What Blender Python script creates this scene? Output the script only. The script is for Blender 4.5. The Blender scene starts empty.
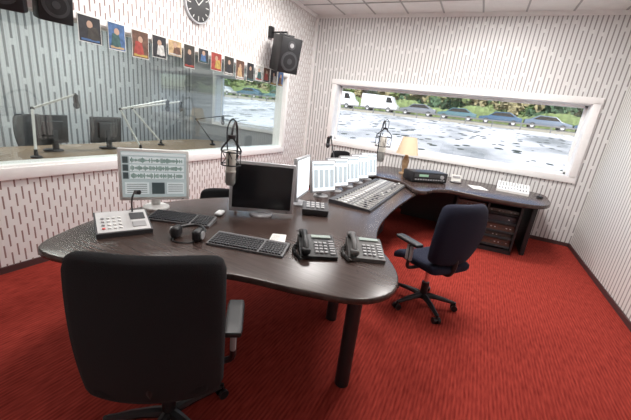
import bpy, bmesh, math, random
from mathutils import Vector, Matrix, Euler
random.seed(7)
sc=bpy.context.scene
try:
    sc.view_settings.view_transform='Standard'
    sc.view_settings.look='None'
    sc.view_settings.exposure=0.0
except Exception as e: print(e)

# ---------------------------------------------------------------- materials
MC={}
def pm(name,col,rough=.5,metal=0,emit=0,ecol=None,var=.06,scale=12,bump=0,coat=0):
    if name in MC: return MC[name]
    m=bpy.data.materials.new(name); m.use_nodes=True
    nt=m.node_tree; b=nt.nodes['Principled BSDF']
    b.inputs['Roughness'].default_value=rough; b.inputs['Metallic'].default_value=metal
    tc=nt.nodes.new('ShaderNodeTexCoord'); n=nt.nodes.new('ShaderNodeTexNoise'); n.inputs['Scale'].default_value=scale
    nt.links.new(tc.outputs['Object'],n.inputs['Vector'])
    mx=nt.nodes.new('ShaderNodeMix'); mx.data_type='RGBA'
    mx.inputs[6].default_value=tuple(max(0,v*(1-var)) for v in col)+(1,)
    mx.inputs[7].default_value=tuple(min(1,v*(1+var)) for v in col)+(1,)
    nt.links.new(n.outputs['Fac'],mx.inputs[0]); nt.links.new(mx.outputs[2],b.inputs['Base Color'])
    if emit:
        b.inputs['Emission Color'].default_value=tuple(ecol or col)+(1,); b.inputs['Emission Strength'].default_value=emit
    if coat: b.inputs['Coat Weight'].default_value=coat
    if bump:
        bp=nt.nodes.new('ShaderNodeBump'); bp.inputs['Strength'].default_value=bump; bp.inputs['Distance'].default_value=.01
        n2=nt.nodes.new('ShaderNodeTexNoise'); n2.inputs['Scale'].default_value=scale*12
        nt.links.new(tc.outputs['Object'],n2.inputs['Vector'])
        nt.links.new(n2.outputs['Fac'],bp.inputs['Height']); nt.links.new(bp.outputs['Normal'],b.inputs['Normal'])
    MC[name]=m; return m

def mth(nt,op,a,b=None):
    n=nt.nodes.new('ShaderNodeMath'); n.operation=op
    for i,v in enumerate((a,b)):
        if v is None: continue
        if isinstance(v,(int,float)): n.inputs[i].default_value=v
        else: nt.links.new(v,n.inputs[i])
    return n.outputs[0]

def slat(name,axis,period,w,length,l,base,dark):
    m=bpy.data.materials.new(name); m.use_nodes=True; nt=m.node_tree; b=nt.nodes['Principled BSDF']
    b.inputs['Roughness'].default_value=.6
    tc=nt.nodes.new('ShaderNodeTexCoord'); sp=nt.nodes.new('ShaderNodeSeparateXYZ'); nt.links.new(tc.outputs['Object'],sp.inputs[0])
    u=mth(nt,'DIVIDE',sp.outputs[axis],period); iu=mth(nt,'FLOOR',u); fu=mth(nt,'FRACT',u)
    wn=nt.nodes.new('ShaderNodeTexWhiteNoise'); wn.noise_dimensions='1D'; nt.links.new(iu,wn.inputs['W'])
    v=mth(nt,'ADD',mth(nt,'DIVIDE',sp.outputs[2],length),mth(nt,'MULTIPLY',iu,.5))
    v=mth(nt,'ADD',v,mth(nt,'MULTIPLY',wn.outputs['Value'],.25))
    fv=mth(nt,'FRACT',v)
    mask=mth(nt,'MULTIPLY',mth(nt,'LESS_THAN',fu,w),mth(nt,'LESS_THAN',fv,l))
    mx=nt.nodes.new('ShaderNodeMix'); mx.data_type='RGBA'
    mx.inputs[6].default_value=tuple(base)+(1,); mx.inputs[7].default_value=tuple(dark)+(1,)
    nt.links.new(mask,mx.inputs[0]); nt.links.new(mx.outputs[2],b.inputs['Base Color'])
    bp=nt.nodes.new('ShaderNodeBump'); bp.inputs['Strength'].default_value=.4; bp.inputs['Distance'].default_value=.006; bp.invert=True
    nt.links.new(mask,bp.inputs['Height']); nt.links.new(bp.outputs['Normal'],b.inputs['Normal'])
    return m

M_back=slat('slat_panel_back',0,.060,.28,.75,.93,(.77,.765,.76),(.32,.305,.30))
M_left=slat('slat_panel_left',1,.046,.26,.17,.66,(.80,.79,.78),(.28,.18,.16))
M_right=slat('slat_panel_right',1,.075,.28,4.0,1.1,(.72,.71,.69),(.32,.30,.29))
M_ctrl=slat('slat_panel_control',1,.10,.34,1.2,.92,(.62,.64,.65),(.22,.23,.24))

def carpet():
    m=bpy.data.materials.new('red_carpet'); m.use_nodes=True; nt=m.node_tree; b=nt.nodes['Principled BSDF']
    b.inputs['Roughness'].default_value=.95; b.inputs['Specular IOR Level'].default_value=.1
    tc=nt.nodes.new('ShaderNodeTexCoord')
    sp=nt.nodes.new('ShaderNodeSeparateXYZ'); nt.links.new(tc.outputs['Object'],sp.inputs[0])
    u=mth(nt,'DIVIDE',sp.outputs[0],.024); fu=mth(nt,'FRACT',u)
    tri=mth(nt,'ABSOLUTE',mth(nt,'SUBTRACT',fu,.5))
    mp2=nt.nodes.new('ShaderNodeMapping'); mp2.inputs['Scale'].default_value=(36,5,1); nt.links.new(tc.outputs['Object'],mp2.inputs[0])
    n=nt.nodes.new('ShaderNodeTexNoise'); n.inputs['Scale'].default_value=2; n.inputs['Detail'].default_value=4; nt.links.new(mp2.outputs[0],n.inputs['Vector'])
    f=mth(nt,'ADD',mth(nt,'MULTIPLY',tri,.55),mth(nt,'MULTIPLY',n.outputs['Fac'],1.0))
    cr=nt.nodes.new('ShaderNodeValToRGB'); cr.color_ramp.elements[0].position=.30; cr.color_ramp.elements[0].color=(.155,.014,.011,1)
    cr.color_ramp.elements[1].position=1.0; cr.color_ramp.elements[1].color=(.40,.055,.038,1)
    nt.links.new(f,cr.inputs[0]); nt.links.new(cr.outputs[0],b.inputs['Base Color'])
    bp=nt.nodes.new('ShaderNodeBump'); bp.inputs['Strength'].default_value=.4; bp.inputs['Distance'].default_value=.005
    nt.links.new(f,bp.inputs['Height']); nt.links.new(bp.outputs['Normal'],b.inputs['Normal'])
    return m
M_carpet=carpet()

def wood(name,c1,c2,rough=.32,rot=0.3):
    m=bpy.data.materials.new(name); m.use_nodes=True; nt=m.node_tree; b=nt.nodes['Principled BSDF']
    b.inputs['Roughness'].default_value=rough
    tc=nt.nodes.new('ShaderNodeTexCoord'); mp=nt.nodes.new('ShaderNodeMapping'); mp.inputs['Rotation'].default_value=(0,0,rot); mp.inputs['Scale'].default_value=(1.5,22,6)
    nt.links.new(tc.outputs['Object'],mp.inputs[0])
    n=nt.nodes.new('ShaderNodeTexNoise'); n.inputs['Scale'].default_value=3; n.inputs['Detail'].default_value=6; n.inputs['Distortion'].default_value=.5
    nt.links.new(mp.outputs[0],n.inputs['Vector'])
    cr=nt.nodes.new('ShaderNodeValToRGB'); cr.color_ramp.elements[0].position=.35; cr.color_ramp.elements[0].color=tuple(c1)+(1,)
    cr.color_ramp.elements[1].position=.7; cr.color_ramp.elements[1].color=tuple(c2)+(1,)
    nt.links.new(n.outputs['Fac'],cr.inputs[0]); nt.links.new(cr.outputs[0],b.inputs['Base Color'])
    return m
M_wood=wood('dark_wenge_wood',(.042,.026,.022),(.068,.044,.037),.27)
M_pine=wood('light_wood',(.45,.28,.15),(.6,.42,.25),.5)

def glassmat(name,refl,tint=(1,1,1)):
    m=bpy.data.materials.new(name); m.use_nodes=True; nt=m.node_tree; nt.nodes.clear()
    o=nt.nodes.new('ShaderNodeOutputMaterial'); t=nt.nodes.new('ShaderNodeBsdfTransparent'); g=nt.nodes.new('ShaderNodeBsdfGlossy')
    g.inputs['Roughness'].default_value=.0; t.inputs['Color'].default_value=tuple(tint)+(1,)
    g.inputs['Color'].default_value=(.9,.95,.95,1)
    mx=nt.nodes.new('ShaderNodeMixShader'); mx.inputs[0].default_value=refl
    nt.links.new(t.outputs[0],mx.inputs[1]); nt.links.new(g.outputs[0],mx.inputs[2]); nt.links.new(mx.outputs[0],o.inputs[0])
    return m
M_glassL=glassmat('studio_glass',.08,(.90,.93,.92))
M_glassB=glassmat('window_glass',.04)

white=pm('white_paint',(.86,.85,.84),.45)
frame=pm('window_frame_white',(.92,.91,.90),.4)
black=pm('black_plastic',(.014,.014,.016),.45)
blackm=pm('black_metal',(.02,.02,.022),.35,.3)
fabric=pm('black_fabric',(.006,.006,.008),.95,bump=.5,scale=30)
navy=pm('navy_fabric',(.006,.008,.026),.95,bump=.5,scale=30)
grey=pm('grey_plastic',(.35,.35,.36),.45)
lgrey=pm('light_grey_plastic',(.62,.62,.62),.4)
wplast=pm('white_plastic',(.80,.80,.78),.35)
silver=pm('silver_plastic',(.50,.51,.53),.35,.4)
chrome=pm('chrome',(.75,.75,.76),.15,1)
darkg=pm('dark_grey_plastic',(.05,.05,.055),.5)
screen_off=pm('screen_off',(.010,.010,.013),.18)
paper=pm('paper',(.85,.84,.80),.7)

# ---------------------------------------------------------------- builder
class B:
    def __init__(s,name,loc=(0,0,0),rz=0,rx=0,ry=0):
        s.name=name; s.bm=bmesh.new(); s.mats=[]
        s.M=Matrix.Translation(loc)@Euler((rx,ry,rz)).to_matrix().to_4x4()
    def mi(s,m):
        if m not in s.mats: s.mats.append(m)
        return s.mats.index(m)
    def merge(s,b,mat,T=None,smooth=True):
        i=s.mi(mat)
        for f in b.faces: f.material_index=i; f.smooth=smooth
        me=bpy.data.meshes.new('t'); 
        if T is not None: bmesh.ops.transform(b,matrix=T,verts=b.verts)
        b.to_mesh(me); b.free(); s.bm.from_mesh(me); bpy.data.meshes.remove(me)
    def T(s,c,rot): return Matrix.Translation(c)@Euler(rot).to_matrix().to_4x4()
    def box(s,c,size,mat,rot=(0,0,0),bev=0.0):
        b=bmesh.new(); bmesh.ops.create_cube(b,size=1)
        bmesh.ops.scale(b,vec=size,verts=b.verts)
        if bev>0: bmesh.ops.bevel(b,geom=b.edges[:],offset=min(bev,min(size)*.45),segments=2,affect='EDGES',profile=.5)
        s.merge(b,mat,s.T(c,rot),smooth=False); return s
    def cyl(s,p0,p1,r,mat,r2=None,seg=20):
        p0=Vector(p0);p1=Vector(p1); d=p1-p0
        b=bmesh.new(); bmesh.ops.create_cone(b,cap_ends=True,segments=seg,radius1=r,radius2=r if r2 is None else r2,depth=d.length)
        q=Vector((0,0,1)).rotation_difference(d.normalized()).to_matrix().to_4x4()
        s.merge(b,mat,Matrix.Translation((p0+p1)/2)@q); return s
    def tube(s,pts,r,mat,seg=8,sub=4,closed=False):
        P=[Vector(p) for p in pts]; n=len(P); C=[]
        if sub>1:
            rng=range(n if closed else n-1)
            for i in rng:
                a=P[(i-1)%n] if (closed or i>0) else P[0]; b_=P[i]; c=P[(i+1)%n]; d=P[(i+2)%n] if (closed or i+2<n) else P[-1]
                for k in range(sub):
                    t=k/sub
                    C.append(.5*((2*b_)+(c-a)*t+(2*a-5*b_+4*c-d)*t*t+(3*b_-a-3*c+d)*t**3))
            if not closed: C.append(P[-1])
        else: C=P
        b=bmesh.new(); rings=[]; m=len(C); prev=None
        for i,p in enumerate(C):
            t=(C[(i+1)%m]-C[i-1]) if (closed or 0<i<m-1) else (C[1]-C[0] if i==0 else C[-1]-C[-2])
            t.normalize()
            if prev is None:
                a=Vector((0,0,1)) if abs(t.z)<.9 else Vector((1,0,0)); x=t.cross(a).normalized()
            else: x=(prev-t*prev.dot(t)).normalized()
            prev=x; y=t.cross(x); rr=r[min(len(r)-1,int(i*len(r)/m))] if isinstance(r,(list,tuple)) else r
            rings.append([b.verts.new(p+rr*(math.cos(2*math.pi*j/seg)*x+math.sin(2*math.pi*j/seg)*y)) for j in range(seg)])
        for i in range(m if closed else m-1):
            A=rings[i];Bq=rings[(i+1)%m]
            for j in range(seg): b.faces.new((A[j],A[(j+1)%seg],Bq[(j+1)%seg],Bq[j]))
        if not closed: b.faces.new(rings[0][::-1]); b.faces.new(rings[-1])
        bmesh.ops.recalc_face_normals(b,faces=b.faces)
        s.merge(b,mat); return s
    def prism(s,poly,z0,z1,mat,T=None,bev=0):
        b=bmesh.new(); vs=[b.verts.new((x,y,z0)) for x,y in poly]; f=b.faces.new(vs)
        r=bmesh.ops.extrude_face_region(b,geom=[f]); vv=[v for v in r['geom'] if isinstance(v,bmesh.types.BMVert)]
        bmesh.ops.translate(b,verts=vv,vec=(0,0,z1-z0)); bmesh.ops.recalc_face_normals(b,faces=b.faces)
        if bev:
            es=[e for e in b.edges if abs(e.verts[0].co.z-e.verts[1].co.z)<1e-6]
            bmesh.ops.bevel(b,geom=es,offset=bev,segments=3,affect='EDGES',profile=.5)
        s.merge(b,mat,T,smooth=False); return s
    def lathe(s,prof,mat,c=(0,0,0),rot=(0,0,0),seg=28):
        b=bmesh.new(); rings=[]
        for r,z in prof: rings.append([b.verts.new((max(r,1e-4)*math.cos(2*math.pi*j/seg),max(r,1e-4)*math.sin(2*math.pi*j/seg),z)) for j in range(seg)])
        for i in range(len(rings)-1):
            for j in range(seg): b.faces.new((rings[i][j],rings[i][(j+1)%seg],rings[i+1][(j+1)%seg],rings[i+1][j]))
        b.faces.new(rings[0][::-1]); b.faces.new(rings[-1]); bmesh.ops.recalc_face_normals(b,faces=b.faces)
        s.merge(b,mat,s.T(c,rot)); return s
    def cushion(s,c,size,mat,rot=(0,0,0),rad=.04,fn=None,cuts=10):
        b=bmesh.new(); bmesh.ops.create_cube(b,size=2); bmesh.ops.subdivide_edges(b,edges=b.edges[:],cuts=cuts,use_grid_fill=True)
        hx,hy,hz=[v/2 for v in size]; r=min(rad,hx,hy,hz)
        for v in b.verts:
            p=Vector((v.co.x*hx,v.co.y*hy,v.co.z*hz))
            q=Vector((max(-hx+r,min(hx-r,p.x)),max(-hy+r,min(hy-r,p.y)),max(-hz+r,min(hz-r,p.z))))
            d=p-q
            if d.length>1e-9: p=q+d.normalized()*r
            if fn: p=Vector(fn(p.x,p.y,p.z))
            v.co=p
        s.merge(b,mat,s.T(c,rot)); return s
    def sph(s,c,r,mat,sc3=(1,1,1),rot=(0,0,0),seg=16):
        b=bmesh.new(); bmesh.ops.create_uvsphere(b,u_segments=seg,v_segments=seg//2+2,radius=r)
        bmesh.ops.scale(b,vec=sc3,verts=b.verts); s.merge(b,mat,s.T(c,rot)); return s
    def done(s):
        me=bpy.data.meshes.new(s.name); s.bm.to_mesh(me); s.bm.free()
        for m in s.mats: me.materials.append(m)
        o=bpy.data.objects.new(s.name,me); sc.collection.objects.link(o); o.matrix_world=s.M
        try: me.set_sharp_from_angle(angle=math.radians(40))
        except Exception: pass
        return o

def smooth_poly(pts,sub=6):
    P=[Vector((x,y,0)) for x,y in pts]; n=len(P); out=[]
    for i in range(n):
        a,b,c,d=P[i-1],P[i],P[(i+1)%n],P[(i+2)%n]
        for k in range(sub):
            t=k/sub; v=.5*((2*b)+(c-a)*t+(2*a-5*b+4*c-d)*t*t+(3*b-a-3*c+d)*t**3); out.append((v.x,v.y))
    return out

# ---------------------------------------------------------------- room
W=5.12; H=3.47; YF=-7.4
ZW0,ZW1=.92,2.20
YL0,YL1=-6.4,-.95
XB0,XB1,ZB0,ZB1=.60,4.80,1.12,2.23
B('floor').box((W/2,YF/2,-.05),(W,-YF,.1),M_carpet).done()
m=pm('ceiling_tile',(.80,.79,.78),.8)
c=B('ceiling'); c.box((W/2,YF/2,H+.05),(W+.4,-YF+.4,.1),m)
g=pm('ceiling_grid',(.40,.40,.40),.6)
k=0.6
while k<W: c.box((k,YF/2,H-.002),(.025,-YF,.012),g); k+=.6
k=-.6
while k>YF: c.box((W/2,k,H-.002),(W,.025,.012),g); k-=.6
c.done()
w=B('wall_left')
w.box((-.1,YF/2,ZW0/2-.05),(.2,-YF,ZW0+.1-.0),M_left)
w.box((-.1,YF/2,(ZW1+H)/2),(.2,-YF,H-ZW1),M_left)
w.box((-.1,(YL1)/2,(ZW0+ZW1)/2),(.2,-YL1,ZW1-ZW0),M_left)
w.box((-.1,(YF+YL0)/2,(ZW0+ZW1)/2),(.2,YL0-YF,ZW1-ZW0),M_left)
w.done()
w=B('wall_back')
t=.28
w.box((W/2,t/2,ZB0/2-.05),(W+.4,t,ZB0+.1),M_back)
w.box((W/2,t/2,(ZB1+H)/2),(W+.4,t,H-ZB1),M_back)
w.box((XB0/2-.1,t/2,(ZB0+ZB1)/2),(XB0+.2,t,ZB1-ZB0),M_back)
w.box(((XB1+W+.2)/2,t/2,(ZB0+ZB1)/2),(W+.2-XB1,t,ZB1-ZB0),M_back)
w.done()
B('wall_right').box((W+.1,YF/2,H/2),(.2,-YF,H),M_right).done()
B('wall_front').box((W/2,YF-.1,H/2),(W+.4,.2,H),M_right).done()
dk=pm('baseboard_dark',(.07,.03,.03),.6)
B('baseboard_left').box((.008,YF/2,.03),(.016,-YF,.06),dk).done()
B('baseboard_back').box((W/2,-.008,.03),(W-.04,.016,.06),dk).done()
B('baseboard_right').box((W-.008,YF/2,.03),(.016,-YF,.06),dk).done()
B('trim_1').box((W/2,-.012,H-.03),(W-.05,.024,.06),white).done()
B('trim_2').box((.012,YF/2,H-.03),(.024,-YF,.06),white).done()
B('trim_3').box((.03,-.03,H/2),(.05,.05,H-.12),white).done()
B('trim_4').box((W-.012,YF/2,H-.03),(.024,-YF,.06),white).done()
def window_y(name,x0,x1,z0,z1,fw=.10):
    w=B(name)
    for (cx,cz,sx,sz) in [((x0+x1)/2,z1+fw/2-.01,x1-x0+2*fw,fw),((x0+x1)/2,z0-fw/2+.01,x1-x0+2*fw,fw),(x0-fw/2+.01,(z0+z1)/2,fw,z1-z0+.02),(x1+fw/2-.01,(z0+z1)/2,fw,z1-z0+.02)]:
        w.box((cx,-.015,cz),(sx,.04,sz),frame,bev=.006)
    w.box(((x0+x1)/2,t/2,z0+.008),(x1-x0,t-.02,.016),frame); w.box(((x0+x1)/2,t/2,z1-.008),(x1-x0,t-.02,.016),frame)
    w.box((x0+.008,t/2,(z0+z1)/2),(.016,t-.02,z1-z0),frame); w.box((x1-.008,t/2,(z0+z1)/2),(.016,t-.02,z1-z0),frame)
    for (cx,cz,sx,sz) in [((x0+x1)/2,z1-.035,x1-x0,.04),((x0+x1)/2,z0+.035,x1-x0,.04),(x0+.035,(z0+z1)/2,.04,z1-z0),(x1-.035,(z0+z1)/2,.04,z1-z0)]:
        w.box((cx,.2,cz),(sx,.04,sz),frame,bev=.004)
    w.box(((x0+x1)/2,.2,(z0+z1)/2),(x1-x0-.06,.006,z1-z0-.06),M_glassB)
    return w.done()
window_y('window_1',XB0,XB1,ZB0,ZB1)
w=B('window_2'); x0,x1,z0,z1=YL0,YL1,ZW0,ZW1; fw=.06
for (cy,cz,sy,sz) in [((x0+x1)/2,z1+fw/2-.01,x1-x0+2*fw,fw),((x0+x1)/2,z0-.05,x1-x0+2*fw,.10),(x0-fw/2+.01,(z0+z1)/2,fw,z1-z0),(x1+fw/2-.01,(z0+z1)/2,fw,z1-z0)]:
    w.box((.014,cy,cz),(.03,sy,sz),frame,bev=.005)
w.box((-.1,(x0+x1)/2,z0+.008),(.2,x1-x0,.016),frame); w.box((-.1,(x0+x1)/2,z1-.008),(.2,x1-x0,.016),frame)
w.box((-.1,x1-.008,(z0+z1)/2),(.2,.016,z1-z0),frame); w.box((-.1,x0+.008,(z0+z1)/2),(.2,.016,z1-z0),frame)
w.box((-.05,(x0+x1)/2,(z0+z1)/2),(.008,x1-x0-.03,z1-z0-.03),M_glassL)
w.done()

# ---------------------------------------------------------------- control room beyond the left glass
XC=-3.4
cd=pm('control_room_carpet',(.06,.05,.05),.8)
B('floor_control_room').box(((XC-.2)/2,YF/2,-.05),(-XC-.2,-YF,.1),cd).done()
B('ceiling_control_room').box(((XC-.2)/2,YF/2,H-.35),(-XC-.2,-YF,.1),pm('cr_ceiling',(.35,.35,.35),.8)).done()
B('wall_control_room_left').box((XC-.1,YF/2,H/2-.2),(.2,-YF,H-.4),M_ctrl).done()
cw=pm('cr_wall',(.42,.43,.44),.8)
w=B('wall_control_room_back'); XA,XZ=-2.60,-.42; hh=H-.3
w.box(((XC-.2)/2-.1,t/2,ZB0/2),(-XC,t,ZB0),cw); w.box(((XC-.2)/2-.1,t/2,(ZB1+hh)/2),(-XC,t,hh-ZB1),cw)
w.box(((XC-.2+XA)/2,t/2,(ZB0+ZB1)/2),(XA-XC+.2,t,ZB1-ZB0),cw); w.box(((XZ-.2)/2,t/2,(ZB0+ZB1)/2),(-.2-XZ,t,ZB1-ZB0),cw)
w.done()
window_y('window_3',XA,XZ,ZB0,ZB1,.08)
B('wall_control_room_front').box((XC/2-.1,YF-.1,H/2-.2),(-XC,.2,H-.4),pm('cr_wall2',(.3,.3,.3),.8)).done()
d=B('control_room_desk')
tan=pm('tan_desktop',(.30,.22,.15),.25)
d.prism(smooth_poly([(-.45,-6.2),(-.42,-4.2),(-.50,-2.0),(-.9,-1.1),(-1.7,-1.5),(-1.6,-3.6),(-1.5,-5.0),(-1.5,-6.2)],5),.80,.84,tan)
for x,y in [(-.7,-5.9),(-1.3,-5.7),(-.75,-3.6),(-1.4,-3.4),(-1.0,-1.7)]: d.cyl((x,y,0),(x,y,.80),.035,blackm)
d.done()
def boom(name,base,elbow,tip,down=.12,r=.010,mat=None):
    mat=mat or chrome
    o=B(name,base); e=Vector(elbow)-Vector(base); t_=Vector(tip)-Vector(base)
    o.lathe([(.05,0),(.05,.02),(.02,.03),(.015,.09),(.0,.09)],black)
    o.tube([(0,0,.05),e],r,mat,sub=1); o.tube([(e.x,e.y,e.z),(t_.x,t_.y,t_.z)],r,mat,sub=1)
    o.sph(e,.02,black); o.sph(t_,.016,black)
    o.cyl(t_,t_+Vector((0,0,-down)),.026,black); o.sph(t_+Vector((0,0,-down)),.034,darkg,(1,1,1.3))
    return o.done()
boom('microphone_boom',(-.80,-3.35,.84),(-1.05,-3.45,1.38),(-.85,-2.85,1.56),mat=wplast,r=.013)
boom('microphone_boom',(-1.2,-2.7,.84),(-1.45,-3.0,1.38),(-1.2,-2.3,1.55),mat=wplast,r=.013)
boom('microphone_boom',(-.75,-4.60,.84),(-1.05,-4.45,1.33),(-.95,-4.05,1.52),mat=wplast,r=.013)
boom('microphone_boom',(-1.0,-1.75,.84),(-1.15,-2.0,1.28),(-.9,-1.6,1.38),mat=blackm)

def chair(name,loc,rz,fab,backw=.48,backh=.56,backz=.80,arms=True,seat_z=.48,basemat=None,armz=.68,square=.25):
    bm_=basemat or black
    o=B(name,loc,rz)
    for i in range(5):
        a=math.radians(90+72*i+18); dx,dy=math.cos(a),math.sin(a)
        o.tube([(0,0,.10),(dx*.12,dy*.12,.10),(dx*.29,dy*.29,.075)],[.028,.024,.018],bm_,sub=3)
        px,py=dx*.30,dy*.30
        o.cyl((px,py,.045),(px,py,.085),.012,bm_)
        for sgn in (-1,1): o.cyl((px-dy*.012*sgn,py+dx*.012*sgn,.028),(px-dy*.032*sgn,py+dx*.032*sgn,.028),.028,black)
    o.cyl((0,0,.07),(0,0,.24),.034,bm_); o.cyl((0,0,.22),(0,0,seat_z-.06),.020,chrome)
    o.box((0,-.02,seat_z-.055),(.20,.26,.05),black,bev=.012)
    o.box((.17,.02,seat_z-.06),(.16,.02,.015),black,bev=.005)
    def sf(x,y,z):
        return (x*(1-.10*max(0,-y/.24)),y,z-(.05*max(0,(y-.10)/.14)**2 if y>.10 else 0)+.012*(abs(x)/.25)**2)
    o.cushion((0,.0,seat_z),(.50,.50,.085),fab,rad=.038,fn=sf)
    def bf(x,y,z):
        zz=z/(backh/2); k=1-square*.3*max(0,zz)**3-square*.4*max(0,-zz)**2
        return (x*k, y+.055*(x/(backw/2))**2+ .03*(zz**2) , z-(.025*(x/(backw/2))**4 if z>0 else -.015*(x/(backw/2))**4))
    o.cushion((0,-.27,backz),(backw,.085,backh),fab,rot=(.10,0,0),rad=.040,fn=bf,cuts=14)
    o.tube([(0,-.05,seat_z-.06),(0,-.20,seat_z-.06),(0,-.255,seat_z+.02),(0,-.255,backz-backh*.3)],.020,black,sub=5)
    if arms:
        for sx in (-1,1):
            o.tube([(sx*.14,-.02,seat_z-.05),(sx*.29,-.02,seat_z-.04),(sx*.305,-.03,seat_z+.06),(sx*.305,-.02,armz-.03)],.016,black,sub=5)
            o.box((sx*.305,-.02,(seat_z+armz)/2),(.028,.07,armz-seat_z-.06),grey,bev=.01)
            o.cushion((sx*.305,.01,armz),(.085,.27,.035),black,rad=.016,cuts=6)
    return o.done()
chair('office_chair',(2.32,-5.49,0),math.radians(36),fabric,backw=.56,backh=.70,backz=.755,basemat=blackm,armz=.66,square=.05)
chair('office_chair',(3.27,-3.40,0),math.radians(52),navy,backw=.55,backh=.56,backz=.80,square=.6)
chair('office_chair',(1.27,-.60,0),math.radians(-120),fabric,backw=.44,backh=.40,backz=.78,arms=False)
chair('office_chair',(.92,-3.62,0),math.radians(-135),fabric,backw=.44,backh=.30,backz=.48,arms=False,seat_z=.38)
chair('office_chair',(-2.1,-3.9,0),math.radians(-80),fabric,backw=.46,backh=.55,backz=.88,arms=False)
chair('office_chair',(-2.1,-5.0,0),math.radians(-100),fabric,backw=.46,backh=.55,backz=.88,arms=False)

# ---------------------------------------------------------------- desk
d=B('studio_desk')
main=[(1.36,-5.55),(1.78,-5.44),(2.31,-5.13),(2.75,-5.01),(3.03,-4.91),(3.17,-4.74),(3.17,-4.52),(3.06,-4.29),(2.90,-4.05),(2.79,-3.60),(2.76,-2.89),(2.79,-2.2),(2.80,-1.7),(2.5,-1.35),(1.95,-1.35),(1.76,-1.7),(1.72,-2.4),(1.70,-3.1),(1.52,-3.65),(1.25,-4.05),(1.08,-4.45),(1.06,-4.89),(1.17,-5.3)]
d.prism(smooth_poly(main),.70,.74,M_wood,bev=.012)
far=[(1.80,-1.25),(2.0,-1.42),(2.5,-1.50),(2.78,-1.9),(2.92,-1.9),(3.02,-1.62),(3.25,-1.42),(3.84,-1.43),(4.28,-1.33),(4.48,-1.05),(4.53,-.6),(4.48,-.15),(3.9,-.06),(2.9,-.06),(2.0,-.10),(1.8,-.5)]
d.prism(smooth_poly(far),.745,.80,M_wood,bev=.012)
for x,y in [(2.98,-4.72),(2.64,-4.13),(1.42,-4.55),(1.5,-5.3)]:
    d.lathe([(.045,0),(.045,.70)],black,c=(x,y,0))
d.box((2.15,-2.55,.35),(.5,1.9,.70),darkg,bev=.01)
d.box((4.33,-.72,.372),(.06,.75,.745),black,bev=.008)
d.box((2.0,-.7,.372),(.06,.9,.745),black,bev=.008)
d.box((3.0,-.35,.372),(1.2,.04,.745),darkg)
d.done()
r=B('equipment_rack',(3.72,-1.02,0),math.radians(6))
wd,dp,ht=.86,.52,.735
r.box((0,0,.03),(wd,dp,.06),black); r.box((0,0,ht-.015),(wd,dp,.03),black)
for x in (-wd/2+.012,0,wd/2-.012): r.box((x,0,ht/2),(.024,dp,ht),black)
r.box((0,dp/2-.01,ht/2),(wd,.02,ht),black)
cols=[(.05,.045,.045),(.10,.08,.07),(.03,.03,.035),(.12,.06,.045),(.16,.16,.16),(.05,.05,.06),(.09,.08,.075)]
for sx in (-1,1):
    z=.10; i=0
    while z<ht-.10:
        h=random.choice([.045,.05,.09]); cc=random.choice(cols)
        r.box((sx*wd/4,-.02,z+h/2),(wd/2-.05,dp-.16,h),pm('rack_unit_%s'%str(cc),cc,.4),bev=.003)
        for q in range(7): r.box((sx*wd/4-.16+q*.05,-.02-(dp-.16)/2-.003,z+h/2),(.018,.008,.012),random.choice([lgrey,grey,darkg,darkg]))
        r.box((sx*wd/4,-.02,z-.006),(wd/2-.03,dp-.05,.008),darkg)
        z+=h+.04
r.done()

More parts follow.
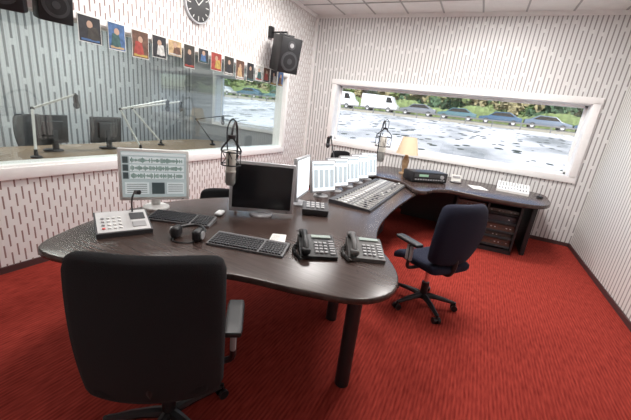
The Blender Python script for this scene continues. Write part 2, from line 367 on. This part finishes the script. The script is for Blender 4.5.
# ---------------------------------------------------------------- monitors
scr_blue=pm('screen_glow_bluegrey',(.40,.45,.46),.3,emit=.42,ecol=(.46,.56,.57))
scr_white=pm('screen_glow_white',(.8,.85,.9),.3,emit=.7,ecol=(.82,.9,.95))
scr_dark=pm('screen_panel_dark',(.10,.14,.15),.3,emit=.10)
scr_wave=pm('screen_waveform',(.05,.20,.14),.3,emit=.12)
scr_line=pm('screen_line',(.60,.66,.67),.3,emit=.48)
disp=pm('disp_pale',(.45,.52,.56),.3,emit=.42)
def monitor(name,loc,face,bodym,scrm,w=.46,h=.36,zc=.27,content=0,tilt=.06,bez=.022):
    rz=math.atan2(face[1],face[0])+math.pi/2
    o=B(name,loc,rz)
    s_=min(1,w/.42)
    o.lathe([(.10*s_,0),(.10*s_,.012),(.09*s_,.018),(.0,.018)],bodym)
    o.box((0,.04,zc/2),(.07,.03,zc),bodym,bev=.008)
    R=(-tilt,0,0); q=Euler(R).to_matrix(); c0=Vector((0,0,zc))
    def P(x,y,z): return c0+q@Vector((x,y,z))
    o.box(P(0,0,0),(w,.035,h),bodym,rot=R,bev=.008)
    o.box(P(0,.03,0),(w*.6,.04,h*.6),bodym,rot=R,bev=.012)
    iw,ih=w-2*bez,h-2*bez-.006
    o.box(P(0,-.0175,.003),(iw,.004,ih),scrm,rot=R)
    def q_(x,z,a,b_,m): o.box(P(x,-.0205,z+.003),(a,.003,b_),m,rot=R)
    if content==1:
        q_(0,ih*.45,iw*.98,ih*.05,scr_line)
        for r_ in range(3):
            zz=ih*(.32-r_*.17)
            q_(iw*.04,zz,iw*.84,ih*.14,scr_line); q_(-iw*.44,zz,iw*.08,ih*.14,scr_dark)
            for i in range(46): o.box(P(-iw*.36+i*iw*.0175,-.0225,zz+.003),(iw*.010,.003,ih*.01+ih*.11*random.random()),scr_wave,rot=R)
        q_(-iw*.28,-ih*.30,iw*.36,ih*.26,scr_line); q_(.02,-ih*.30,iw*.20,ih*.26,scr_dark); q_(iw*.32,-ih*.30,iw*.28,ih*.26,scr_line)
        for i in range(5): o.box(P(-iw*.28,-.0225,-ih*.20-i*ih*.045),(iw*.30,.003,.004),scr_dark,rot=R)
        for i in range(4): o.box(P(iw*.32,-.0225,-ih*.21-i*ih*.05),(iw*.24,.003,.004),scr_dark,rot=R)
    if content==2:
        for i in range(4): q_(-iw*.36+i*iw*.24,-ih*.08,iw*.17,ih*.62,disp)
        q_(0,ih*.40,iw*.94,ih*.08,disp)
    o.box(P(w*.4,-.018,-h/2+bez*.45),(.012,.005,.006),darkg,rot=R)
    return o.done()
monitor('computer_monitor',(1.15,-4.63,.74),(.80,-.60),wplast,scr_blue,w=.51,h=.41,zc=.275,content=1)
monitor('computer_monitor',(1.86,-4.14,.74),(.56,-.83),silver,screen_off,w=.55,h=.43,zc=.24,bez=.026)
monitor('computer_monitor',(1.93,-3.58,.74),(.95,.20),silver,scr_white,w=.44,h=.40,zc=.28)
monitor('computer_monitor',(-1.15,-4.25,.84),(-.9,-.3),darkg,scr_white,w=.44,h=.34,zc=.25)
monitor('computer_monitor',(-1.15,-3.60,.84),(-.9,-.1),darkg,scr_white,w=.44,h=.34,zc=.25)
monitor('computer_monitor',(-1.15,-5.00,.84),(-.9,-.2),darkg,scr_white,w=.44,h=.34,zc=.25)

# ---------------------------------------------------------------- console
c=B('mixing_console',(0,0,.74))
y0=-3.30; n=5; mw=.35
btn=[pm('btn_dark',(.12,.12,.13),.4),pm('btn_grey',(.4,.4,.42),.4),pm('btn_amber',(.7,.45,.1),.4,emit=.3),pm('btn_red',(.6,.06,.05),.4,emit=.2)]
tk=pm('console_module',(.34,.33,.31),.4)
sl=.045
for i in range(n):
    yc=y0+mw*(i+.5)
    prof=[(2.60,.0),(2.60,.022),(2.18,.042),(2.13,.042),(2.13,0)]
    T=Matrix.Translation((0,yc+mw*.485,0))@Euler((math.pi/2,0,0)).to_matrix().to_4x4()
    c.prism(prof,0,mw*.97,darkg,T=T)
    for k in range(4):
        yy=yc-mw*.36+k*mw*.24
        c.box((2.385,yy,.0345),(.38,.066,.006),tk,rot=(0,sl,0))
        c.box((2.50,yy,.034),(.14,.010,.007),btn[0],rot=(0,sl,0))
        c.box((2.47+random.random()*.06,yy,.042),(.026,.024,.012),random.choice([btn[0],wplast]),rot=(0,sl,0),bev=.003)
        for q in range(4): c.box((2.26+q*.042,yy,.043-q*.002),(.024,.044,.007),[btn[1],wplast,btn[0],btn[0]][q],rot=(0,sl,0))
        c.cyl((2.21,yy,.038),(2.21,yy,.060),.012,btn[0],seg=12)
c.done()
for i in range(5):
    yc=-3.12+i*.385
    monitor('console_display',(1.95+.01*i,yc,.74),(.90,-.43),grey,scr_white,w=.35,h=.36,zc=.23,tilt=.20,bez=.016,content=2)

# ---------------------------------------------------------------- keyboards, mice
def keyboard(loc,rz,w=.46,dp=.17,body=darkg,keym=None):
    keym=keym or pm('key_dark',(.025,.025,.03),.45)
    o=B('computer_keyboard',loc,rz)
    T=Matrix.Translation((-w/2,0,0))@Euler((math.pi/2,0,math.pi/2)).to_matrix().to_4x4()
    o.prism([(-dp/2,0),(dp/2,0),(dp/2,.030),(-dp/2,.014)],0,w,body,T=T)
    a=math.atan2(.016,dp)
    for r_ in range(6):
        y=-dp/2+.02+r_*.026; z=.014+.016*(y+dp/2)/dp+.005
        x=-w/2+.022
        while x<w/2-.02:
            if -.012<(x-w*.20)<.008: x+=.012
            wd_=.018 if not (r_==0 and abs(x+.06)<.02) else .10
            o.box((x+wd_/2-.009,y,z),(wd_-.002,.020,.009),keym,rot=(a,0,0)); x+=wd_+.003
    return o.done()
kb=pm('kb_grey',(.14,.14,.145),.5)
keyboard((1.53,-4.70,.74),math.radians(24),w=.48,body=kb); keyboard((2.20,-4.74,.74),math.radians(17),w=.52,dp=.19,body=kb)
def mouse(loc,rz,mat):
    o=B('computer_mouse',loc,rz); o.cushion((0,0,.016),(.06,.105,.032),mat,rad=.016,fn=lambda x,y,z:(x,y,z*(1.0-.3*(y/.06)**2)))
    o.cyl((-.003,.03,.031),(.003,.03,.031),.007,darkg); o.tube([(0,.05,.01),(.02,.10,.004),(-.01,.13,.004)],.0025,darkg); return o.done()
mouse((1.63,-4.40,.74),.4,lgrey); mouse((2.40,-4.34,.74),.9,lgrey); mouse((4.41,-.64,.80),.3,black)
o=B('headphones',(1.82,-4.91,.74),math.radians(20))
o.tube([(-.09,0,.04),(-.085,.07,.045),(0,.13,.05),(.085,.07,.045),(.09,0,.04)],.012,black,sub=6)
for sx in (-1,1):
    o.cushion((sx*.075,-.01,.042),(.055,.095,.082),black,rad=.025,cuts=6); o.cyl((sx*.104,-.01,.042),(sx*.112,-.01,.042),.028,grey)
o.tube([(-.08,-.04,.01),(-.05,-.09,.006),(.04,-.08,.006),(.08,-.03,.006)],.004,black)
o.done()

def phone(loc,rz,body,lab,S=1.12):
    o=B('desk_telephone',loc,rz)
    T=Matrix.Translation((-.11,0,0))@Euler((math.pi/2,0,math.pi/2)).to_matrix().to_4x4()
    o.prism([(-.11,0),(.11,0),(.11,.07),(.06,.068),(-.11,.022)],0,.22,body,T=T)
    a=math.atan2(.046,.17)
    def Z(y): return .022+.046*(y+.11)/.17
    o.box((.03,.075,.071),(.12,.04,.006),pm('lcd_grey',(.35,.42,.38),.25))
    for i in range(3):
        for j in range(4): o.box((-.01+i*.028,-.075+j*.027,Z(-.075+j*.027)+.004),(.020,.016,.008),lab,rot=(a,0,0),bev=.002)
    for j in range(6): o.box((.085,-.085+j*.022,Z(-.085+j*.022)+.003),(.03,.012,.007),lab,rot=(a,0,0))
    o.tube([(-.08,-.095,.062),(-.08,-.05,.088),(-.08,.03,.098),(-.08,.09,.095)],.017,body,sub=4,seg=10)
    o.cushion((-.08,-.095,.052),(.055,.055,.038),body,rad=.016,cuts=5); o.cushion((-.08,.09,.088),(.055,.055,.038),body,rad=.016,cuts=5)
    pts=[]
    for i in range(60):
        t_=i/59; pts.append((-.11-.03*math.sin(t_*3.1)+.010*math.cos(i*1.9),-.14+.22*t_,.016+.010*math.sin(i*1.9)))
    o.tube(pts,.0035,body,sub=2,seg=5)
    o.M=o.M@Matrix.Scale(S,4)
    return o.done()
phone((2.60,-4.52,.74),math.radians(35),black,grey); phone((2.88,-4.33,.74),math.radians(28),pm('phone_grey',(.10,.097,.095),.5),grey)

o=B('intercom_panel',(1.40,-5.08,.74),math.atan2(-.45,.87)+math.pi/2)
T=Matrix.Translation((-.16,0,0))@Euler((math.pi/2,0,math.pi/2)).to_matrix().to_4x4()
o.prism([(-.13,0),(.13,0),(.13,.09),(-.13,.03)],0,.32,darkg,T=T)
a=math.atan2(.06,.26)
o.box((0,0,.061),(.30,.25,.006),lgrey,rot=(a,0,0))
for i in range(4):
    for j in range(4):
        y=-.085+j*.04; o.box((-.115+i*.032,y,.03+.06*(y+.13)/.26+.008),(.018,.014,.007),random.choice([grey,grey,wplast,btn[3]]) if i==0 else wplast,rot=(a,0,0),bev=.002)
o.box((.09,.04,.075),(.09,.08,.005),darkg,rot=(a,0,0)); o.box((.09,-.06,.052),(.08,.06,.005),grey,rot=(a,0,0))
o.tube([(.07,.10,.08),(.07,.10,.16),(.08,.08,.22),(.09,.02,.25)],.006,black); o.cyl((.09,.03,.248),(.10,-.03,.262),.015,black)
o.done()

def studio_mic(loc,post,L=.17,ringr=.07,side=(1,0),br=.04):
    o=B('studio_microphone',post); c0=Vector(loc)-Vector(post)
    o.lathe([(.05,0),(.05,.015),(.02,.025),(.014,.06),(0,.06)],blackm)
    top=c0+Vector((0,0,L/2+.15))
    o.tube([(0,0,.03),(0,0,max(.2,c0.z-.05)),(0,0,c0.z+.12),((c0.x)*.35,c0.y*.35,top.z+.03),(c0.x*.8,c0.y*.8,top.z+.01),(c0.x,c0.y,top.z-.06)],.009,blackm,sub=5)
    sx,sy=side
    o.tube([(c0.x-sx*.03,c0.y-sy*.03,c0.z+L*.45),(c0.x-sx*.035,c0.y-sy*.035,top.z-.01),(c0.x,c0.y,top.z+.07),(c0.x+sx*.04,c0.y+sy*.04,top.z+.02),(c0.x+sx*.035,c0.y+sy*.035,c0.z+L*.6)],.005,black,sub=6)
    body=pm('mic_nickel',(.66,.63,.57),.4,.25); mesh=pm('mic_grille',(.36,.35,.33),.5,.3,bump=1,scale=40)
    o.lathe([(.0,-L*.62),(br*.7,-L*.60),(br,-L*.52),(br,-L*.18),(0,-L*.18)],mesh,c=c0)
    o.lathe([(.0,-L*.2),(br*1.06,-L*.2),(br*1.06,-L*.16),(br*.96,-L*.15),(br*.96,L*.34),(br*.7,L*.42),(0,L*.42)],body,c=c0)
    zr=(L*.40,L*.02)
    for dz in zr:
        o.tube([(c0.x+ringr*math.cos(2*math.pi*k/12),c0.y+ringr*math.sin(2*math.pi*k/12),c0.z+dz) for k in range(12)],.0055,blackm,sub=2,closed=True,seg=6)
    for k in range(4):
        a_=2*math.pi*k/4+.5
        o.cyl((c0.x+ringr*math.cos(a_),c0.y+ringr*math.sin(a_),c0.z+zr[0]),(c0.x+br*math.cos(a_+.4),c0.y+br*math.sin(a_+.4),c0.z+L*.2),.003,black,seg=5)
        o.cyl((c0.x+ringr*math.cos(a_),c0.y+ringr*math.sin(a_),c0.z+zr[0]),(c0.x+ringr*math.cos(a_),c0.y+ringr*math.sin(a_),c0.z+zr[1]),.004,black,seg=5)
        o.cyl((c0.x+ringr*math.cos(a_),c0.y+ringr*math.sin(a_),c0.z+zr[1]),(c0.x+br*math.cos(a_-.4),c0.y+br*math.sin(a_-.4),c0.z+L*.2),.003,black,seg=5)
    for s_ in (-1,1):
        o.tube([(c0.x+s_*sx*ringr,c0.y+s_*sy*ringr,c0.z+zr[0]),(c0.x+s_*sx*ringr*.9,c0.y+s_*sy*ringr*.9,c0.z+L*.5),(c0.x,c0.y,top.z-.06)],.007,blackm,sub=4)
    o.lathe([(.03,0),(.03,.03),(0,.03)],black,c=(c0.x,c0.y,top.z-.08))
    return o.done()
studio_mic((1.71,-4.38,1.17),(1.52,-4.08,.74),L=.27,ringr=.075,side=(.83,.56),br=.040)
studio_mic((2.10,-1.36,1.25),(1.98,-1.16,.80),L=.38,ringr=.12,side=(.9,.3),br=.055)
boom('microphone_boom',(1.80,-2.3,.74),(1.45,-1.9,1.32),(1.35,-1.75,1.30),mat=blackm)

o=B('table_lamp',(2.37,-.70,.80))
o.lathe([(.08,0),(.08,.02),(.03,.03),(.05,.12),(.06,.22),(.035,.30),(.015,.34),(.015,.44),(0,.44)],M_pine)
o.lathe([(.185,.34),(.115,.62),(.111,.62),(.180,.34)],pm('lamp_shade',(.66,.52,.36),.8,emit=.16,ecol=(1,.78,.52)))
o.done()
o=B('radio_receiver',(2.78,-1.08,.80),math.radians(42))
o.box((0,0,.085),(.62,.28,.15),black,bev=.01)
o.box((0,-.142,.11),(.56,.006,.05),darkg); o.box((-.12,-.146,.112),(.16,.004,.035),pm('amber_display',(.3,.5,.35),.3,emit=.3))
for i in range(12): o.box((-.25+i*.045,-.146,.05),(.028,.008,.018),silver)
o.cyl((.2,-.14,.10),(.2,-.165,.10),.03,silver)
for x in (-.27,.27):
    for y in (-.1,.1): o.cyl((x,y,0),(x,y,.012),.015,black)
o.done()
o=B('desk_calendar',(3.22,-.62,.80),.3)
o.box((0,0,.005),(.16,.12,.01),black,bev=.003); o.box((0,.02,.065),(.15,.012,.12),paper,rot=(-.25,0,0)); o.box((0,.012,.09),(.12,.012,.03),grey,rot=(-.25,0,0)); o.box((0,-.045,.02),(.1,.03,.02),grey); o.done()
o=B('portable_mixer',(4.05,-.50,.80),math.radians(-4))
T=Matrix.Translation((-.22,0,0))@Euler((math.pi/2,0,math.pi/2)).to_matrix().to_4x4()
o.prism([(-.18,0),(.18,0),(.18,.12),(-.18,.035)],0,.44,wplast,T=T)
a=math.atan2(.085,.36)
for i in range(10):
    for j in range(5):
        y=.0+j*.034; o.cyl((-.18+i*.04,y,.035+.085*(y+.18)/.36),(-.18+i*.04,y,.035+.085*(y+.18)/.36+.010),.007,random.choice([grey,lgrey]),seg=8)
    o.box((-.18+i*.04,-.10,.055),(.005,.10,.003),grey,rot=(a,0,0)); o.box((-.18+i*.04,-.10+random.uniform(-.03,.03),.058),(.015,.018,.010),darkg,rot=(a,0,0))
o.done()
def papers(loc,rz,w=.21,h=.30):
    o=B('paper_sheets',loc,rz)
    for i in range(2):
        o.box((.01*i,.005*i,.0015+.002*i),(w,h,.0015),paper,rot=(0,0,.08*i))
        for k in range(8): o.box((.01*i-.02,h*.36-h*.1*k,.0027+.002*i),(w*.55,.004,.0005),grey,rot=(0,0,.08*i))
    o.done()
papers((3.55,-.75,.80),.3); papers((2.27,-4.50,.74),.4,.10,.14)
o=B('talkback_box',(2.20,-3.76,.74),.5); o.box((0,0,.048),(.24,.16,.06),darkg,rot=(0.2,0,0),bev=.006)
o.box((0,0,.012),(.22,.13,.024),darkg)
for i in range(4):
    for j in range(3): o.box((-.07+i*.045,-.04+j*.04,.077+.008*j),(.03,.026,.008),grey,rot=(.2,0,0))
o.done()

# ---------------------------------------------------------------- speakers, clock, posters
def speaker(loc,rz,rx,w=.26,d_=.26,h=.42,wallx=0.0):
    o=B('wall_speaker',loc,rz)
    R=(rx,0,0); q=Euler(R).to_matrix()
    o.box((0,0,0),(w,d_,h),black,rot=R,bev=.012)
    def C(x,z,r,m,dy=0): o.cyl(q@Vector((x,-d_/2+.004+dy,z)),q@Vector((x,-d_/2-.006+dy,z)),r,m,seg=28)
    C(0,-h*.16,w*.40,darkg); C(0,-h*.16,w*.34,pm('speaker_cone',(.06,.06,.065),.6),-.003); C(0,-h*.16,w*.30,black,-.005); C(0,-h*.16,w*.12,darkg,-.008)
    C(0,h*.28,w*.18,darkg); C(0,h*.28,w*.09,grey,-.004)
    L=(o.M.inverted()@Vector((wallx,loc[1],loc[2]+.12)))
    o.tube([(0,0,h/2-.01),(0,0,h/2+.06),(L.x,L.y,h/2+.06)],.014,blackm,sub=1)
    o.box((0,0,h/2+.02),(w*.7,.04,.02),blackm)
    o.box((L.x,L.y,h/2+.06),(.1,.1,.16),blackm,rot=(0,0,-rz))
    return o.done()
speaker((.33,-1.56,2.47),math.radians(60),math.radians(12),w=.36,d_=.32,h=.52)
speaker((.24,-4.78,2.27),math.radians(75),math.radians(10),w=.22,d_=.20,h=.36)
speaker((.24,-5.08,2.27),math.radians(60),math.radians(10),w=.22,d_=.20,h=.36)

o=B('wall_clock',(.0,-3.11,2.71),0,0,math.pi/2)
o.lathe([(.0,0),(.20,0),(.205,.02),(.20,.04),(.185,.04),(.182,.03),(0,.03)],silver,seg=48)
o.lathe([(0,.031),(.181,.031),(0,.034)],black,seg=48)
for k in range(12):
    a_=2*math.pi*k/12; L_=.035 if k%3 else .05
    o.box((math.cos(a_)*(.168-L_/2),math.sin(a_)*(.168-L_/2),.036),(L_,.009,.003),wplast,rot=(0,0,a_))
for ang,L_ in ((2.4,.10),(4.0,.14)): o.box((math.cos(ang)*L_/2,math.sin(ang)*L_/2,.039),(L_,.010,.003),wplast,rot=(0,0,ang))
o.done()

pal=[(.02,.02,.025),(.32,.05,.04),(.45,.32,.18),(.06,.13,.28),(.5,.5,.48),(.04,.035,.03),(.42,.30,.08),(.12,.06,.04),(.04,.10,.10),(.03,.03,.035)]
ys=[-4.40,-4.15,-3.90,-3.67,-3.46,-3.25,-3.02,-2.79,-2.54,-2.30,-2.06,-1.84,-1.63,-1.42,-1.20]
for i,y in enumerate(ys):
    w_=random.choice([.17,.19,.20,.18]); h_=random.choice([.25,.27,.23]) if i not in (4,6) else .17
    top=2.255-.01*random.random()
    o=B('wall_poster',(.034,y,top-h_/2),0)
    o.box((0,0,0),(.003,w_,h_),paper)
    a_=pal[(i*3+random.randint(0,1))%10]; b_=pal[(i*3+5)%10]; c_=random.choice(pal)
    o.box((.002,0,-.003),(.002,w_*.95,h_*.93),pm('poster_%d'%i,a_,.6,var=.8,scale=25))
    o.cushion((.0035,w_*random.uniform(-.15,.15),-h_*.16),(.002,w_*.5,h_*.5),pm('posterb_%d'%i,b_,.6,var=.6,scale=30),rad=.001,cuts=2,fn=lambda x,y,z:(x,y*(1-.5*z/(.13)),z))
    o.sph((.0035,0,h_*.16),.026,pm('skin_tone_print',(.45,.30,.22),.6),(.05,1,1.25))
    o.box((.0035,0,-h_*.40),(.0015,w_*.8,h_*.08),pm('posterc_%d'%i,c_,.6))
    o.done()

# ---------------------------------------------------------------- exterior
def ground():
    m=bpy.data.materials.new('exterior_pale_paving'); m.use_nodes=True; nt=m.node_tree; b=nt.nodes['Principled BSDF']; b.inputs['Roughness'].default_value=.9
    tc=nt.nodes.new('ShaderNodeTexCoord'); v=nt.nodes.new('ShaderNodeTexVoronoi'); v.inputs['Scale'].default_value=1.7
    mp=nt.nodes.new('ShaderNodeMapping'); mp.inputs['Scale'].default_value=(1,.6,0)
    nt.links.new(tc.outputs['Object'],mp.inputs[0]); nt.links.new(mp.outputs[0],v.inputs['Vector'])
    n=nt.nodes.new('ShaderNodeTexNoise'); n.inputs['Scale'].default_value=.5; nt.links.new(tc.outputs['Object'],n.inputs['Vector'])
    thr=mth(nt,'LESS_THAN',v.outputs['Distance'],mth(nt,'MULTIPLY',mth(nt,'SUBTRACT',n.outputs['Fac'],.20),.85))
    n2=nt.nodes.new('ShaderNodeTexNoise'); n2.inputs['Scale'].default_value=.35; n2.inputs['Detail'].default_value=5; nt.links.new(mp.outputs[0],n2.inputs['Vector'])
    cr=nt.nodes.new('ShaderNodeValToRGB'); cr.color_ramp.elements[0].position=.34; cr.color_ramp.elements[0].color=(.18,.19,.185,1); cr.color_ramp.elements[1].position=.54; cr.color_ramp.elements[1].color=(.50,.50,.50,1)
    nt.links.new(n2.outputs['Fac'],cr.inputs[0])
    mx=nt.nodes.new('ShaderNodeMix'); mx.data_type='RGBA'; mx.inputs[7].default_value=(.03,.04,.03,1)
    nt.links.new(cr.outputs[0],mx.inputs[6])
    nt.links.new(thr,mx.inputs[0]); nt.links.new(mx.outputs[2],b.inputs['Base Color']); return m
gm=ground()
GY=24; GZ=2.1; FZ=2.55
o=B('exterior_ground')
b=bmesh.new(); b.faces.new([b.verts.new(p) for p in ((-60,.45,.35),(60,.45,.35),(60,GY,GZ),(-60,GY,GZ))]); o.merge(b,gm,smooth=False)
b=bmesh.new(); b.faces.new([b.verts.new(p) for p in ((-60,GY,GZ),(60,GY,GZ),(60,36,FZ),(-60,36,FZ))]); o.merge(b,pm('dry_verge',(.30,.27,.20),.95,var=.6,scale=.8),smooth=False)
b=bmesh.new(); b.faces.new([b.verts.new(p) for p in ((-60,36,FZ),(60,36,FZ),(60,80,FZ+1.2),(-60,80,FZ+1.2))]); o.merge(b,pm('asphalt',(.38,.36,.34),.9,var=.4,scale=.6),smooth=False)
o.done()
o=B('guard_rail',(0,0,0))
ra=pm('rail_dark',(.12,.12,.12),.5)
o.box((0,GY,GZ+.5),(70,.06,.10),ra); o.box((0,GY,GZ+.25),(70,.04,.05),ra)
for k in range(-17,18): o.box((k*2,GY,GZ+.22),(.08,.08,.6),ra)
o.done()
def car(loc,col,rz=0,van=False):
    o=B('parked_van' if van else 'parked_car',loc,rz); w_=1.75
    body=pm('car_paint_%s'%str(col),col,.25,coat=.5)
    if van: bd=[(-2.4,.35),(2.4,.35),(2.45,.9),(2.0,1.25),(1.6,2.0),(-2.35,2.1),(-2.4,1.0)]; gl=[(1.0,1.2),(1.85,1.22),(1.5,1.85),(1.0,1.85)]
    else: bd=[(-2.2,.35),(2.2,.35),(2.2,.75),(1.25,.92),(.6,1.4),(-.9,1.43),(-1.7,1.0),(-2.2,.9)]; gl=[(-1.45,.98),(1.05,.98),(.55,1.32),(-.85,1.35)]
    T=Matrix.Translation((0,w_/2,0))@Euler((math.pi/2,0,0)).to_matrix().to_4x4()
    o.prism(bd,0,w_,body,T=T,bev=.05)
    T2=Matrix.Translation((0,w_/2+.02,0))@Euler((math.pi/2,0,0)).to_matrix().to_4x4()
    o.prism(gl,0,w_+.04,screen_off,T=T2)
    for x in (-1.4,1.4):
        for s_ in (-1,1): o.cyl((x,s_*(w_/2-.1),.32),(x,s_*(w_/2+.03),.32),.32,black); o.cyl((x,s_*(w_/2),.32),(x,s_*(w_/2+.045),.32),.18,silver)
    return o.done()
blue=(.03,.07,.13); tl=(.05,.11,.13); wh=(.55,.57,.6)
for x,cc in [(-4.4,(.12,.13,.15)),(.2,tl),(4.9,blue),(9.5,(.10,.13,.18)),(14.1,blue),(18.6,tl),(-26,tl),(-31,blue),(-36.5,(.4,.4,.42)),(-20.5,(.2,.2,.22))]:
    car((x,38+random.uniform(-.3,.3),FZ+.05),cc,math.radians(random.choice([0,180])))
car((-9.4,37.5,FZ+.05),wh,0,van=True); car((-14.2,35.0,FZ-.04),(.6,.62,.65),0,van=True)
def leafmat(name,c,sc_=3):
    return pm(name,c,.9,var=.9,scale=sc_,bump=1)
lm=[leafmat('foliage_a',(.07,.12,.04)),leafmat('foliage_b',(.12,.16,.06)),leafmat('foliage_c',(.20,.18,.10)),leafmat('foliage_d',(.04,.08,.04))]
bark=pm('bark',(.12,.09,.07),.9)
def tree(x,y,h,z=FZ):
    o=B('tree',(x,y,z)); o.tube([(0,0,-.1),(.1,0,h*.4),(-.1,.1,h*.8)],[.2,.14,.07],bark)
    for k in range(14):
        a_=random.random()*6.28; r_=random.uniform(.2,2.0); b=bmesh.new(); bmesh.ops.create_icosphere(b,subdivisions=3,radius=random.uniform(.7,1.3))
        for v in b.verts: v.co*=random.uniform(.55,1.3)
        o.tube([(0,0,h*.25),(math.cos(a_)*r_,math.sin(a_)*r_,h*(.25+.6*k/14))],.06,bark,sub=1,seg=5)
        o.merge(b,random.choice(lm),Matrix.Translation((math.cos(a_)*r_,math.sin(a_)*r_,h*(.22+.70*k/14))),smooth=False)
    return o.done()
for i in range(26):
    x=-46+i*3.0+random.uniform(-.8,.8); y=random.uniform(46,52)
    tree(x,y,random.uniform(5,8),FZ+1.2*(y-36)/44)
o=B('hedge',(0,41.2,FZ+.1))
b=bmesh.new(); bmesh.ops.create_grid(b,x_segments=300,y_segments=12,size=1)
for v in b.verts:
    x=v.co.x*45; t_=(v.co.y+1)/2*math.pi; v.co=Vector((x,-math.cos(t_)*.7+random.uniform(-.15,.15),(1.6+.4*math.sin(x*.7))*math.sin(t_)+random.uniform(-.15,.15)))
o.merge(b,lm[1],smooth=False); o.done()
o=B('woodland',(0,60,FZ+.6))
b=bmesh.new(); bmesh.ops.create_grid(b,x_segments=220,y_segments=24,size=1)
for v in b.verts: v.co=Vector((v.co.x*70,random.uniform(-.9,.9),(v.co.y+1)*4.2+(random.uniform(-1.2,.8) if v.co.y>.8 else 0)))
o.merge(b,leafmat('woodland_leaf',(.15,.16,.08),1.2),smooth=False); o.done()

# ---------------------------------------------------------------- lights
wd=bpy.data.worlds.new('World'); sc.world=wd; wd.use_nodes=True
nt=wd.node_tree; bg=nt.nodes['Background']
sky=nt.nodes.new('ShaderNodeTexSky')
try:
    sky.sky_type='NISHITA'; sky.sun_disc=False; sky.sun_elevation=math.radians(40); sky.sun_rotation=math.radians(150)
except Exception: pass
nt.links.new(sky.outputs[0],bg.inputs[0]); bg.inputs[1].default_value=.32
s=bpy.data.lights.new('sun','SUN'); s.energy=8.0; s.angle=.01; s.color=(1,.96,.90)
so=bpy.data.objects.new('sun',s); sc.collection.objects.link(so)
dirv=Vector((-.5,.75,-.75)); so.rotation_euler=dirv.to_track_quat('-Z','Y').to_euler()
def ceil_light(x,y,e,sx=.6,sy=.6,z=H-.03,col=(1,.97,.94),name='ceiling_light'):
    o=B(name,(x,y,z)); o.box((0,0,.008),(sx+.06,sy+.06,.03),white,bev=.005); o.box((0,0,-.009),(sx,sy,.006),pm('diffuser',(.9,.9,.88),.5,emit=1.2)); ob=o.done()
    l=bpy.data.lights.new(name+'_lamp','AREA'); l.shape='RECTANGLE'; l.size=sx; l.size_y=sy; l.energy=e; l.color=col
    lo=bpy.data.objects.new('lamp',l); sc.collection.objects.link(lo); lo.parent=ob; lo.location=(0,0,-.03)
ceil_light(3.3,-1.5,74); ceil_light(3.3,-3.3,58); ceil_light(1.2,-1.8,50); ceil_light(1.2,-3.9,50)
ceil_light(-1.8,-2.6,62,z=H-.43,col=(.96,.99,1)); ceil_light(-1.8,-4.8,48,z=H-.43,col=(1,.97,.92))

# ---------------------------------------------------------------- camera
cam=bpy.data.cameras.new('camera'); co=bpy.data.objects.new('camera',cam); sc.collection.objects.link(co)
cam.sensor_width=36; cam.sensor_fit='HORIZONTAL'; cam.lens=321.74/631*36; cam.clip_start=.05; cam.clip_end=300
R1=Vector((.8863,.4492,.1134)).normalized(); F=Vector((-.4028,.8680,-.2905)).normalized(); U=R1.cross(F).normalized(); R1=F.cross(U)
mw_=Matrix((R1,U,-F)).transposed().to_4x4(); mw_.translation=Vector((3.4155,-6.3692,1.65)); co.matrix_world=mw_
sc.camera=co
